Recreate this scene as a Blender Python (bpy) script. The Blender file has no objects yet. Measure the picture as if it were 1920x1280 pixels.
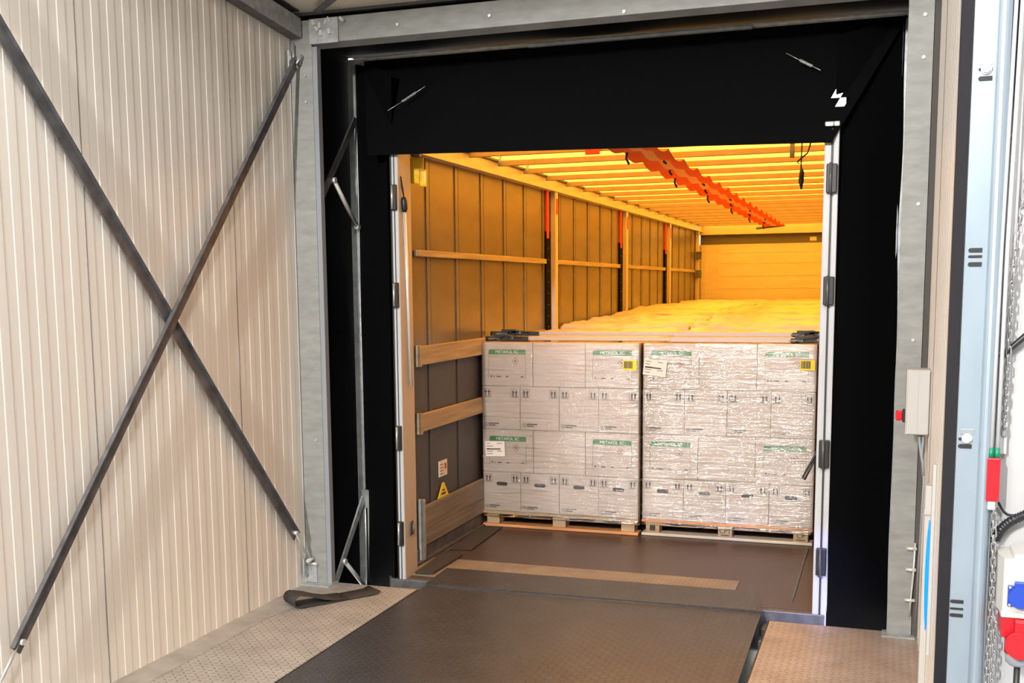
import bpy, bmesh, math, random
from mathutils import Vector, Matrix, noise
random.seed(7)
C = bpy.context.scene.collection
PI = math.pi

# ------------------------------------------------------------------ camera
f, X0, Y0, HC = 2071.943, 929.42, 797.31, 1.8127
M = Matrix(((0.94330928, 0.03238211, -0.33033165), (0.33178208, -0.12016152, 0.93567188), (-0.00939412, -0.99222609, -0.12409328)))
cd = bpy.data.cameras.new('camera'); cam = bpy.data.objects.new('camera', cd); C.objects.link(cam)
cd.sensor_width = 36; cd.lens = f/1920*36
cd.shift_x = (960-X0)/1920; cd.shift_y = (Y0-640)/1920
cd.clip_start = .05; cd.clip_end = 200
R = Matrix((M.col[0], -M.col[1], -M.col[2])).transposed()
cam.matrix_world = Matrix.Translation((0, 0, HC)) @ R.to_4x4()
bpy.context.scene.camera = cam
# ------------------------------------------------------------------ light
vs = bpy.context.scene.view_settings
vs.view_transform = 'Standard'; vs.look = 'None'; vs.gamma = 1; vs.use_curve_mapping = False
vs.exposure = 0.0
W = bpy.data.worlds.new('sky'); bpy.context.scene.world = W; W.use_nodes = True
W.node_tree.nodes['Background'].inputs[0].default_value = (.86, .93, 1, 1)
W.node_tree.nodes['Background'].inputs[1].default_value = 2.0
sd = bpy.data.lights.new('sun', 'SUN'); sd.energy = 25; sd.angle = .05; sd.color = (1, .97, .9)
sun = bpy.data.objects.new('sun', sd); C.objects.link(sun); sun.rotation_euler = (math.radians(-8), math.radians(14), 0)
def area(name, loc, target, sx, sy, e, col):
    l = bpy.data.lights.new(name, 'AREA'); l.shape = 'RECTANGLE'; l.size = sx; l.size_y = sy; l.energy = e; l.color = col
    o = bpy.data.objects.new(name, l); C.objects.link(o); o.location = loc
    o.rotation_euler = (Vector(target)-Vector(loc)).to_track_quat('-Z', 'Y').to_euler(); return o
# high-bay lamps of the hall, behind the photographer
area('hall_light', (-2.3, -4.2, 4.7), (-2.3, 6, 1.2), .12, .9, 900, (1, .96, .91))
area('hall_light', (1.0, -4.0, 6.4), (-2.0, 5, 1.0), .6, 1.4, 400, (1, .95, .90))
area('hall_light', (-5.0, -7.0, 5.4), (-1.5, 6, 1.5), .6, 1.4, 330, (1, .95, .90))
area('hall_light', (3.0, 0.5, 6.2), (0.4, 3.0, 1.5),   .6, 1.4, 24, (.93, .97, 1))
area('hall_light', (-1.2, 1.0, 6.2), (-1.8, 3.8, 0), .6, 1.4, 110, (1, .95, .88))

# ------------------------------------------------------------------ helpers
class MB:
    def __init__(s): s.bm = bmesh.new(); s.m = 0
    def _tag(s, faces):
        for q in faces: q.material_index = s.m
    def box(s, a, b, bev=0, rot=None, piv=None):
        a = Vector(a); b = Vector(b)
        r = bmesh.ops.create_cube(s.bm, size=1); vsx = r['verts']; c = (a+b)/2; d = b-a
        for v in vsx: v.co = Vector((v.co.x*d.x, v.co.y*d.y, v.co.z*d.z))+c
        fs = {q for v in vsx for q in v.link_faces}
        s._tag(fs)
        if bev:
            es = list({e for v in vsx for e in v.link_edges})
            r = bmesh.ops.bevel(s.bm, geom=es, offset=bev, segments=2, affect='EDGES', profile=.5)
            s._tag(r['faces']); vsx = list({v for q in r['faces'] for v in q.verts} | {v for v in vsx if v.is_valid})
        if rot:
            bmesh.ops.rotate(s.bm, verts=[v for v in vsx if v.is_valid], cent=piv or c, matrix=rot)
        return s
    def poly(s, pts):
        q = s.bm.faces.new([s.bm.verts.new(p) for p in pts]); q.material_index = s.m; return s
    def tube(s, pts, r, n=8, cap=True, closed=False):
        pts = [Vector(p) for p in pts]; rings = []; N = len(pts); up = None
        for i, p in enumerate(pts):
            if closed: t = pts[(i+1) % N]-pts[i-1]
            else: t = pts[min(i+1, N-1)]-pts[max(i-1, 0)]
            t.normalize()
            if up is None: up = t.orthogonal().normalized()
            up = (up-t*up.dot(t)).normalized(); w = t.cross(up)
            rr = r[i] if isinstance(r, (list, tuple)) else r
            rings.append([s.bm.verts.new(p+up*rr*math.cos(2*PI*k/n)+w*rr*math.sin(2*PI*k/n)) for k in range(n)])
        for i in range(N if closed else N-1):
            A, B = rings[i], rings[(i+1) % N]
            for k in range(n):
                q = s.bm.faces.new((A[k], A[(k+1) % n], B[(k+1) % n], B[k])); q.material_index = s.m; q.smooth = True
        if cap and not closed:
            s.bm.faces.new(rings[0][::-1]).material_index = s.m; s.bm.faces.new(rings[-1]).material_index = s.m
        return s
    def bar(s, a, b, w, t, nrm, bev=0):      # rectangular bar from a to b: width w in-plane, thickness t along nrm
        a = Vector(a); b = Vector(b); d = b-a; L = d.length; d.normalize(); n = Vector(nrm); n = (n-d*n.dot(d)).normalized(); u = d.cross(n)
        r = bmesh.ops.create_cube(s.bm, size=1); c = (a+b)/2
        for v in r['verts']: v.co = c+d*v.co.x*L+u*v.co.y*w+n*v.co.z*t
        s._tag({q for v in r['verts'] for q in v.link_faces}); return s
    def prof(s, pts, axis, a, b, closed=True):  # extrude 2-D profile
        def mk(p, h):
            return {'x': (h, p[0], p[1]), 'y': (p[0], h, p[1]), 'z': (p[0], p[1], h)}[axis]
        A = [s.bm.verts.new(mk(p, a)) for p in pts]; B = [s.bm.verts.new(mk(p, b)) for p in pts]; n = len(pts)
        for i in range(n if closed else n-1):
            s.bm.faces.new((A[i], A[(i+1) % n], B[(i+1) % n], B[i])).material_index = s.m
        if closed:
            s.bm.faces.new(A[::-1]).material_index = s.m; s.bm.faces.new(B).material_index = s.m
        return s
    def cyl(s, c, r, a, axis, n=24):
        c = Vector(c); ax = {'x': Vector((1, 0, 0)), 'y': Vector((0, 1, 0)), 'z': Vector((0, 0, 1))}[axis]
        return s.tube([c-ax*a/2, c+ax*a/2], r, n)
    def text(s, txt, size, mat4, font_w=1.0):
        cu = bpy.data.curves.new('t', 'FONT'); cu.body = txt; cu.size = size; cu.align_x = 'CENTER'; cu.align_y = 'CENTER'
        o = bpy.data.objects.new('t', cu); dg = bpy.context.evaluated_depsgraph_get()
        me = bpy.data.meshes.new_from_object(o)
        me.transform(mat4 @ Matrix.Diagonal((font_w, 1, 1, 1))); k = len(s.bm.faces); s.bm.from_mesh(me)
        s.bm.faces.ensure_lookup_table()
        for q in s.bm.faces[k:]: q.material_index = s.m
        bpy.data.objects.remove(o); bpy.data.meshes.remove(me); bpy.data.curves.remove(cu); return s
    def build(s, name, mats, parent=None, smooth=False, fix=True):
        if fix: bmesh.ops.recalc_face_normals(s.bm, faces=s.bm.faces)
        me = bpy.data.meshes.new(name); s.bm.to_mesh(me); s.bm.free()
        for m in (mats if isinstance(mats, (list, tuple)) else [mats]): me.materials.append(m)
        if smooth:
            for q in me.polygons: q.use_smooth = True
        o = bpy.data.objects.new(name, me); C.objects.link(o)
        if parent:
            o.parent = parent
            bx = parent; off = Vector((0, 0, 0))
            while bx: off += Vector(bx.location); bx = bx.parent
            o.location = -off   # parts are modelled in world coordinates
        return o
def thing(name, label, cat, loc=(0, 0, 0), group=None):
    o = bpy.data.objects.new(name, None); C.objects.link(o); o.location = loc; o.empty_display_size = .05
    o['label'] = label; o['category'] = cat
    if group: o['group'] = group
    return o
def tag(o, label, cat, group=None, kind=None):
    o['label'] = label; o['category'] = cat
    if group: o['group'] = group
    if kind: o['kind'] = kind
    return o
def struct(o): o['kind'] = 'structure'; return o
def lab(o, t): o['label'] = t; return o
def copy_tree(o, parent=None):
    c = o.copy(); C.objects.link(c)
    if parent: c.parent = parent
    for ch in list(o.children): copy_tree(ch, c)
    return c

def mat(name, col, rough=.6, metal=0, var=0, vscale=8, bump=0, bscale=60, stretch=(1, 1, 1), spec=.5, emit=0, trans=None):
    m = bpy.data.materials.new(name); m.use_nodes = True; nt = m.node_tree; b = nt.nodes['Principled BSDF']
    b.inputs['Base Color'].default_value = (*col, 1); b.inputs['Roughness'].default_value = rough; b.inputs['Metallic'].default_value = metal
    b.inputs['Specular IOR Level'].default_value = spec
    if emit: b.inputs['Emission Color'].default_value = (*col, 1); b.inputs['Emission Strength'].default_value = emit
    tc = nt.nodes.new('ShaderNodeTexCoord'); mp = nt.nodes.new('ShaderNodeMapping'); mp.inputs['Scale'].default_value = stretch
    nt.links.new(tc.outputs['Object'], mp.inputs[0])
    if var:
        n = nt.nodes.new('ShaderNodeTexNoise'); n.inputs['Scale'].default_value = vscale; n.inputs['Detail'].default_value = 6
        nt.links.new(mp.outputs[0], n.inputs[0])
        r = nt.nodes.new('ShaderNodeValToRGB'); r.color_ramp.elements[0].position = .3; r.color_ramp.elements[1].position = .7
        r.color_ramp.elements[0].color = (*[max(0, c*(1-var)) for c in col], 1); r.color_ramp.elements[1].color = (*[min(1, c*(1+var)) for c in col], 1)
        nt.links.new(n.outputs[0], r.inputs[0]); nt.links.new(r.outputs[0], b.inputs['Base Color'])
    if bump:
        n2 = nt.nodes.new('ShaderNodeTexNoise'); n2.inputs['Scale'].default_value = bscale; n2.inputs['Detail'].default_value = 4
        nt.links.new(mp.outputs[0], n2.inputs[0]); bp = nt.nodes.new('ShaderNodeBump'); bp.inputs['Strength'].default_value = bump; bp.inputs['Distance'].default_value = .01
        nt.links.new(n2.outputs[0], bp.inputs['Height']); nt.links.new(bp.outputs[0], b.inputs['Normal'])
    return m
def tread(name, col, rough, pitch, metal=.0, strength=.6, lift=.25, var=.2, kx=0.0):
    """checker plate: small lens shaped lugs turned alternately by 45 degrees"""
    m = mat(name, col, rough, metal, var=var, vscale=5); nt = m.node_tree; b = nt.nodes['Principled BSDF']; N = nt.nodes.new; L = nt.links.new
    def mth(op, a, c=None, d=None):
        n = N('ShaderNodeMath'); n.operation = op
        for i, v in enumerate((a, c, d)):
            if v is None: continue
            if isinstance(v, (int, float)): n.inputs[i].default_value = v
            else: L(v, n.inputs[i])
        return n.outputs[0]
    tc = N('ShaderNodeTexCoord'); sp = N('ShaderNodeSeparateXYZ'); L(tc.outputs['Object'], sp.inputs[0])
    u = mth('DIVIDE', sp.outputs[0], pitch); v = mth('DIVIDE', sp.outputs[1], pitch)
    fu = mth('SUBTRACT', mth('FRACT', u), .5); fv = mth('SUBTRACT', mth('FRACT', v), .5)
    par = mth('FLOORED_MODULO', mth('ADD', mth('FLOOR', u), mth('FLOOR', v)), 2)
    sg = mth('SUBTRACT', mth('MULTIPLY', par, 2), 1)
    a = mth('ADD', fu, mth('MULTIPLY', sg, fv)); c = mth('SUBTRACT', fv, mth('MULTIPLY', sg, fu))
    e = mth('ADD', mth('POWER', mth('DIVIDE', a, .66), 2), mth('POWER', mth('DIVIDE', c, .22), 2))
    h = mth('SUBTRACT', 1, mth('MINIMUM', e, 1))
    h2 = mth('POWER', h, .5)
    bp = N('ShaderNodeBump'); bp.inputs['Strength'].default_value = strength; bp.inputs['Distance'].default_value = .004
    L(h2, bp.inputs['Height']); L(bp.outputs[0], b.inputs['Normal'])
    src = b.inputs['Base Color'].links[0].from_socket
    mx = N('ShaderNodeMix'); mx.data_type = 'RGBA'; mx.blend_type = 'MULTIPLY'
    mx.inputs[0].default_value = 1; L(src, mx.inputs[6])
    cr = N('ShaderNodeMapRange'); L(h2, cr.inputs[0]); cr.inputs[3].default_value = 1; cr.inputs[4].default_value = 1+lift   # lugs worn by traffic
    cc = N('ShaderNodeCombineColor'); [L(cr.outputs[0], cc.inputs[i]) for i in range(3)]; L(cc.outputs[0], mx.inputs[7])
    L(mx.outputs[2], b.inputs['Base Color']); return m

galv = mat('galvanised_steel', (.40, .42, .43), .42, .35, var=.22, vscale=22, bump=.05)
galvw = mat('galvanised_steel_bright', (.27, .28, .27), .5, .15, var=.14, vscale=9, stretch=(1, 1, 3))
galvd = mat('dark_galvanised_strap', (.125, .125, .135), .45, .4, var=.35, vscale=14)
zinc = mat('zinc_plated_steel', (.62, .66, .66), .3, .7, var=.1)
chrome = mat('bright_steel', (.78, .78, .75), .28, .5)
chainm = mat('chain_steel', (.42, .42, .42), .32, .75)
panelm = mat('sandwich_panel', (.78, .735, .675), .33, 0, var=.03, vscale=3, stretch=(1, 3, .3))
seamm = mat('panel_joint', (.08, .075, .07), .8); seaml = mat('panel_joint_grey', (.20, .18, .16), .8)
ceilm = mat('ceiling_panel', (.82, .77, .66), .45, var=.12, vscale=3)
fabric = mat('black_curtain', (.0028, .0028, .0034), .75, spec=.06, bump=.1, bscale=4)
rubber = mat('black_rubber', (.012, .013, .018), .38, spec=.5)
rubbrn = mat('worn_dark_rubber', (.030, .025, .023), .75, var=.2, vscale=25)
plateL = tread('tread_plate_worn', (.36, .33, .295), .5, .034, metal=.15, lift=-.42, strength=.7, var=.16)
plateR = tread('tread_plate_brown', (.38, .305, .255), .45, .034, metal=.15, lift=-.3, strength=.8, var=.16)
plateD = tread('tread_plate_dark', (.047, .045, .047), .36, .034, metal=.15, lift=.12, strength=.8, var=.15)
plateY = tread('tread_plate_truck_sill', (.26, .21, .16), .42, .028, metal=.3, lift=.5, strength=.8)
edgeM = mat('worn_flat_steel', (.34, .315, .285), .5, .2, var=.22, vscale=7)
concrete = mat('concrete', (.32, .31, .29), .7, var=.1)
ground = mat('yard_asphalt', (.35, .35, .35), .9, var=.1)
hallm = mat('hall_wall', (.62, .62, .60), .7)
white = mat('white_plastic', (.50, .495, .475), .4)
whitep = mat('white_painted_steel', (.50, .51, .53), .35, var=.03)
track = mat('blue_grey_steel', (.29, .36, .43), .38, .45, var=.1, vscale=6, stretch=(1, 1, .3))
trackl = mat('blue_grey_steel_light', (.36, .42, .46), .3, .5)
wallw = mat('white_wall_panel', (.42, .43, .445), .5)
dark = mat('dark_slot', (.01, .012, .014), .6)
red = mat('red_plastic', (.50, .008, .018), .35)
redlamp = mat('red_lens', (.75, .01, .02), .2, emit=.15)
blue = mat('blue_plastic', (.015, .055, .40), .35)
green = mat('green_plastic', (.0, .19, .10), .4)
greyp = mat('grey_plastic', (.26, .28, .31), .4)
black = mat('black_plastic', (.01, .01, .01), .45)
blueglow = mat('blue_reflection_glow', (.0, .16, 1.0), .3, emit=1.6)  # glow that stands in for a blue reflection
# truck
alu = mat('cream_painted_aluminium', (.56, .48, .38), .4, .1, var=.06, vscale=6)
curt = mat('side_curtain_vinyl', (.21, .175, .125), .30, .45, var=.12, vscale=2.5, stretch=(1, 1, 3))
curt_shaded = mat('side_curtain_shaded', (.055, .052, .056), .5, var=.1)  # lower half of the same curtain, shade put into its colour
wood = mat('pale_wood_slat', (.34, .265, .18), .6, var=.25, vscale=7, stretch=(1, .25, 5), bump=.15, bscale=30)
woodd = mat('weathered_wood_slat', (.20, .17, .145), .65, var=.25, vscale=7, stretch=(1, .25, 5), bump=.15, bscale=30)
plyf = mat('brown_plywood_floor', (.060, .039, .031), .38, var=.15, vscale=3, stretch=(1, .4, 1))
plankm = mat('headboard_plank', (.66, .58, .46), .5, var=.06, vscale=3, stretch=(1, 1, 6))
bandm = mat('dark_grey_band', (.12, .115, .10), .5)
bowm = mat('roof_bow_steel', (.30, .22, .14), .5, .2, var=.1)
orangef = mat('orange_fabric', (.86, .09, .012), .7)
redf = mat('red_webbing', (.75, .03, .015), .6)
cardm = mat('white_carton', (.53, .435, .365), .6, var=.03, vscale=4, bump=.06, bscale=14)
labm = mat('carton_print_grey', (.47, .40, .36), .6)
inkm = mat('black_ink', (.035, .03, .03), .6)
greeni = mat('green_ink', (.045, .20, .055), .5)
rdi = mat('red_ink', (.35, .08, .06), .6)
paper = mat('white_paper', (.74, .68, .63), .6)
yell = mat('yellow_sticker', (.80, .62, .02), .45)
yellb = mat('yellow_plastic_bag', (.85, .50, .03), .35, var=.25, vscale=16, bump=.6, bscale=20)
palw = mat('pallet_wood', (.42, .30, .17), .7, var=.3, vscale=10, stretch=(.3, 2, 3), bump=.2, bscale=20)
palo = mat('pallet_board_orange', (.58, .27, .11), .7, var=.25, vscale=10, stretch=(.3, 2, 3))
palg = mat('pallet_board_pale', (.55, .50, .41), .7, var=.2, vscale=10, stretch=(.3, 2, 3))
cavity = mat('hand_hole_inside', (.03, .03, .03), .8)
filmw = mat('milky_stretch_film', (.50, .43, .35), .34, var=.10, vscale=8, bump=1, bscale=7, stretch=(1, 4, 1))
barm = mat('load_bar_aluminium', (.42, .35, .31), .4, .2)

def tarp_mat():
    m = bpy.data.materials.new('yellow_translucent_roof_tarp'); m.use_nodes = True; nt = m.node_tree; nt.nodes.clear()
    o = nt.nodes.new('ShaderNodeOutputMaterial'); t = nt.nodes.new('ShaderNodeBsdfTranslucent'); d = nt.nodes.new('ShaderNodeBsdfDiffuse'); x = nt.nodes.new('ShaderNodeMixShader')
    t.inputs[0].default_value = (.88, .37, .03, 1); d.inputs[0].default_value = (.85, .55, .15, 1); x.inputs[0].default_value = .35
    nt.links.new(t.outputs[0], x.inputs[1]); nt.links.new(d.outputs[0], x.inputs[2]); nt.links.new(x.outputs[0], o.inputs[0]); return m
tarp = tarp_mat()
def film_mat():
    m = bpy.data.materials.new('clear_stretch_film'); m.use_nodes = True; nt = m.node_tree; nt.nodes.clear(); N = nt.nodes.new; L = nt.links.new
    o = N('ShaderNodeOutputMaterial'); tr = N('ShaderNodeBsdfTransparent'); tr.inputs[0].default_value = (.97, .97, .97, 1)
    g = N('ShaderNodeBsdfGlossy'); g.inputs['Roughness'].default_value = .07; g.inputs[0].default_value = (1, 1, 1, 1)
    df = N('ShaderNodeBsdfDiffuse'); df.inputs[0].default_value = (.74, .67, .62, 1)
    tc = N('ShaderNodeTexCoord'); mp = N('ShaderNodeMapping'); mp.inputs['Scale'].default_value = (2.2, 2.2, 46); L(tc.outputs['Object'], mp.inputs[0])
    wp = N('ShaderNodeTexNoise'); wp.inputs['Scale'].default_value = 3; L(tc.outputs['Object'], wp.inputs[0])
    add = N('ShaderNodeVectorMath'); add.operation = 'MULTIPLY_ADD'; L(wp.outputs[1], add.inputs[0]); add.inputs[1].default_value = (0, 0, 1.6); L(mp.outputs[0], add.inputs[2])
    n = N('ShaderNodeTexNoise'); n.inputs['Scale'].default_value = 1.0; n.inputs['Detail'].default_value = 4; n.inputs['Roughness'].default_value = .6; L(add.outputs[0], n.inputs[0])
    bp = N('ShaderNodeBump'); bp.inputs['Strength'].default_value = 1; bp.inputs['Distance'].default_value = .012; L(n.outputs[0], bp.inputs['Height'])
    L(bp.outputs[0], g.inputs['Normal'])
    a = N('ShaderNodeMixShader'); fr = N('ShaderNodeFresnel'); fr.inputs[0].default_value = 1.5; L(bp.outputs[0], fr.inputs['Normal'])
    ad = N('ShaderNodeMath'); ad.operation = 'ADD'; L(fr.outputs[0], ad.inputs[0]); ad.inputs[1].default_value = .10
    L(ad.outputs[0], a.inputs[0]); L(tr.outputs[0], a.inputs[1]); L(g.outputs[0], a.inputs[2])
    rp = N('ShaderNodeMapRange'); L(n.outputs[0], rp.inputs[0]); rp.inputs[1].default_value = .56; rp.inputs[2].default_value = .72; rp.inputs[3].default_value = .0; rp.inputs[4].default_value = .30
    b = N('ShaderNodeMixShader'); L(rp.outputs[0], b.inputs[0]); L(a.outputs[0], b.inputs[1]); L(df.outputs[0], b.inputs[2])
    L(b.outputs[0], o.inputs[0]); return m
film = film_mat()

# ------------------------------------------------------------------ setting
XL, XR, YF, YB = -3.35, .205, 5.93, 3.35      # dock house: side walls, outer frame, building wall
YHI = 5.96
# building hall floor and dock platform plates
b = MB(); b.box((-8, -9, -.25), (6, 2.2, 0)); struct(b.build('floor', concrete))
b = MB(); b.box((XL, 2.2, -.02), (-2.63, 5.99, 0)); struct(b.build('floor', plateL))
b = MB(); b.box((XL, 2.2, 0), (-3.19, 5.2, .0015)); b.m = 0; b.poly([(XL, 5.2, .0012), (-3.19, 5.2, .0012), (-3.05, 5.97, .0012), (XL, 5.97, .0012)])
struct(b.build('floor', edgeM))
b = MB(); b.box((-.545, 2.2, -.02), (XR, 5.985, 0)); struct(b.build('floor', plateR))
b = MB(); b.box((-14, 5.99, -1.35), (12, 40, -1.3)); struct(b.build('floor', ground))
b = MB(); b.box((-2.63, 6.0, -1.3), (.09, 6.03, -.72)); b.box((-8, 5.99, -1.3), (-2.63, 6.02, -.02)); struct(b.build('wall_front', concrete))
# ribbed sandwich wall
def ribbed(name, x, sgn, y0, y1, z0, zf, zn):
    b = MB(); y = y0; pts = []
    seams = [2.875, 4.07, 5.262]
    y = 2.875
    st = []
    for s0 in (2.875-1.195, 2.875, 4.07, 5.262):
        for k in range(11):
            a = s0+k*.1086
            st.append((a, .0)); st.append((a+.005, .002)); st.append((a+.052, .002)); st.append((a+.057, .0))
    st = [(q, h) for q, h in st if y0 < q < y1]
    pts = [(y0, 0)]+st+[(y1, 0)]
    zt = lambda q: zn+(zf-zn)*(q-3.3)/(5.93-3.3)
    A = [b.bm.verts.new((x+sgn*h, q, z0)) for q, h in pts]; B = [b.bm.verts.new((x+sgn*h, q, zt(q))) for q, h in pts]
    for i in range(len(pts)-1): b.bm.faces.new((A[i], A[i+1], B[i+1], B[i]))
    b.box((x-sgn*.08, y0, z0), (x-sgn*.002, y1, 3.9))
    o = struct(b.build(name, panelm))
    for s0 in (4.07, 5.262, 2.875):
        if y0 < s0 < y1:
            t = MB(); t.box((x-.002, s0-.0025, z0), (x+sgn*.0032, s0+.002, zt(s0))); t.build('panel_joint', seaml, o)
    return o
ribbed('wall_left', XL, 1, 2.2, 5.93, 0, 3.41, 3.68)
ribbed('wall_right', XR, -1, 3.63, 5.93, 0, 3.41, 3.68)
b = MB(); b.prof([(YB-.2, 3.70), (5.97, 3.41), (5.97, 3.5), (YB-.2, 3.80)], 'x', XL-.1, XR+.1); ce = struct(b.build('ceiling', ceilm))
for x in (-2.02, -.85):
    t = MB(); t.prof([(YB, 3.684), (5.93, 3.408), (5.93, 3.412), (YB, 3.69)], 'x', x-.004, x+.004); t.build('panel_joint', seamm, ce)
# building wall around the doorway (inner hall side)
b = MB(); b.box((-8, 3.2, 0), (XL-.1, YB, 7)); b.box((XL-.1, 3.2, 3.66), (6, YB, 7)); b.box((.262, YB, 0), (6, YB+.2, 3.66))
struct(b.build('wall_front', wallw))
b = MB(); b.box((-8, -9.2, 0), (6, -9, 7)); struct(b.build('wall_back', hallm))
b = MB(); b.box((-8.2, -9, 0), (-8, 3.3, 7)); struct(b.build('wall_left', hallm))
b = MB(); b.box((6, -9, 0), (6.2, 3.5, 7)); struct(b.build('wall_right', hallm))
b = MB(); b.box((-8.2, -9.2, 7), (6.2, 3.5, 7.2)); struct(b.build('ceiling', hallm))

b = MB(); b.box((-4.2, 6.0, -1.3), (-3.262, 6.03, 4.1)); b.box((.095, 6.0, -1.3), (1.2, 6.03, 4.1)); b.box((-3.262, 6.0, 3.25), (.095, 6.03, 4.1)); struct(b.build('trim_light_block', fabric))  # added black backing, keeps outside light out around the opening
b = MB(); b.box((-4.2, 5.95, 3.395), (1.2, 6.0, 4.0)); b.box((.175, 5.93, -.02), (.3, 6.0, 3.4)); b.box((-3.5, 5.93, -.02), (-3.347, 6.0, 3.4)); struct(b.build('trim_gap_block', seamm))  # added dark fillers, block light leaks beside the columns and above the header
# columns, header, roof beam
def bolt(b, p, axis, r=.009, l=.012):
    b.cyl(p, r, l, axis, 6)
t = thing('steel_column', 'galvanised steel column at the left corner of the dock opening', 'column', (-3.27, 5.96, 0))
b = MB(); b.prof([(-3.345, 5.925), (-3.205, 5.925), (-3.205, 6.0), (-3.212, 6.0), (-3.212, 5.935), (-3.338, 5.935), (-3.338, 6.0), (-3.345, 6.0)], 'z', 0, 3.36); b.build('web', galvw, t)
b = MB(); b.box((-3.208, 5.93, 0), (-3.175, 5.975, 3.21)); b.build('fabric_clamp_strip', greyp, t)
b = MB(); b.box((-3.36, 5.86, 0), (-3.16, 5.99, .008)); b.build('foot_plate', galv, t)
for z in (.9, 2.9, 3.05): b = MB(); bolt(b, (-3.25, 5.922, z), 'y'); b.build('bolt', zinc, t)
t = thing('steel_column', 'galvanised steel column on the right of the dock opening beside the white box', 'column', (.115, 5.96, 0))
b = MB(); b.prof([(.055, 5.925), (.172, 5.925), (.172, 6.0), (.165, 6.0), (.165, 5.935), (.062, 5.935), (.062, 6.0), (.055, 6.0)], 'z', 0, 3.4); b.build('web', galvw, t)
b = MB(); b.box((.03, 5.88, 0), (.19, 5.985, .008)); b.build('foot_plate', galv, t)
for z in (1.53, 2.2, 2.9, 3.1): b = MB(); bolt(b, (.13, 5.922, z), 'y'); b.build('bolt', zinc, t)
t = thing('steel_header_beam', 'galvanised steel header beam across the top of the dock opening', 'beam', (-1.6, 5.96, 3.21))
b = MB(); b.prof([(5.925, 3.235), (5.925, 3.35), (5.955, 3.36), (5.955, 3.372), (5.915, 3.362), (5.915, 3.225), (5.985, 3.205), (5.985, 3.215)], 'x', -3.20, .055); b.build('channel', galvw, t)
for x in (-2.65, -2.1, -1.35, -.5): b = MB(); bolt(b, (x, 5.91, 3.285 if x < -2 else 3.24), 'y'); b.build('bolt', chrome, t)
b = MB(); b.box((-3.205, 5.900, 3.218), (-3.02, 5.914, 3.358)); b.build('corner_plate', galv, t)
for x, z in ((-3.17, 3.335), (-3.15, 3.30), (-3.09, 3.335), (-3.07, 3.345), (-3.125, 3.275), (-3.07, 3.28), (-2.99, 3.34), (-3.13, 3.315)):
    b = MB(); b.box((x-.008, 5.882, z-.015), (x+.008, 5.9, z+.015), rot=Matrix.Rotation(random.uniform(-1, 1), 3, 'Y')); b.build('corner_bolt', chrome, t)
t = thing('steel_roof_beam', 'dark galvanised beam sloping along the top of the left wall', 'beam', (-3.3, 4.6, 3.25))
zz = lambda y: 3.262+(5.93-y)*.098
b = MB(); ya, yb = YB+.02, 5.91
for (xa, xb, d0, d1) in ((-3.346, -3.335, 0, .17), (-3.335, -3.27, 0, .01), (-3.335, -3.27, .145, .155)):
    p = [(ya, zz(ya)+d0), (yb, zz(yb)+d0), (yb, zz(yb)+d1), (ya, zz(ya)+d1)]
    b.prof(p, 'x', xa, xb)
b.build('channel', galvd, t)
b = MB(); p = [(ya, zz(ya)-.0), (yb, zz(yb)), (yb, zz(yb)+.105), (ya, zz(ya)+.105)]; b.prof(p, 'x', -3.272, -3.262); b.build('inner_flange', galv, t)
tag(MB().bar((-3.13, 5.86, 3.385), (-2.35, 5.20, 3.455), .045, .006, (0, .1, 1)).build('ceiling_brace', galvd), 'flat dark steel brace running under the ceiling from the left corner', 'brace')

# wall braces
def wall_brace(label, a, bb, x, lo_gap):
    t = thing('diagonal_brace', label, 'brace', a, 'diagonal braces on the left wall')
    A = Vector((x, *a[1:])); B = Vector((x, *bb[1:]))
    m = MB(); m.bar(A, B, .062, .008, (1, 0, 0)); d = (B-A).normalized(); u = d.cross(Vector((1, 0, 0)))
    if u.z < 0: u = -u
    m.bar(A+u*.029+Vector((.008, 0, 0)), B+u*.029+Vector((.008, 0, 0)), .005, .022, (1, 0, 0))
    m.build('strap', galvd, t); return t, A, B, d
t, A, B, d = wall_brace('long steel brace on left wall descending from upper left to the column foot', (-3.31, 3.40, 3.05), (-3.31, 5.752, .335), -3.315, 0)
m = MB(); e = Vector((-3.30, 5.905, .135)); s0 = B-d*.03
m.tube([s0+Vector((.01, 0, 0)), e], .006, 8); m.bar(s0+(e-s0)*.25+Vector((.002, 0, 0)), s0+(e-s0)*.62+Vector((.002, 0, 0)), .022, .006, (1, 0, 0)); m.bar(s0+(e-s0)*.25+Vector((.0, 0, 0)), s0+(e-s0)*.62, .006, .022, (1, 0, 0)); m.build('turnbuckle', zinc, t)
m = MB(); m.cyl(tuple(B-d*.035+Vector((.012, 0, 0))), .014, .03, 'x', 6); m.build('bolt', chrome, t); MB().cyl((-3.295, 5.885, .16), .012, .07, 'y', 6).build('bolt', chrome, t); MB().cyl((-3.29, 5.905, .13), .01, .06, 'x', 6).build('bolt', chrome, t)
m = MB(); m.box((-3.335, 5.86, .06), (-3.325, 5.925, .17)); m.box((-3.345, 5.915, .01), (-3.27, 5.924, .13)); m.build('anchor_plate', galv, t)
t, A, B, d = wall_brace('long steel brace on left wall rising from lower left to the top corner', (-3.30, 3.445, .365), (-3.30, 5.90, 3.13), -3.297, 0)
m = MB(); m.tube([A+d*.03, A-d*.16], .007, 8); m.build('turnbuckle', zinc, t)
m = MB(); m.cyl(tuple(A+d*.04+Vector((.01, 0, 0))), .014, .03, 'x', 6); m.build('bolt', chrome, t); m = MB(); m.tube([(-3.28, 5.87, 3.11), (-3.26, 5.90, 3.16), (-3.28, 5.91, 3.11)], .006, 6); m.build('bolt', chrome, t)
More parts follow.
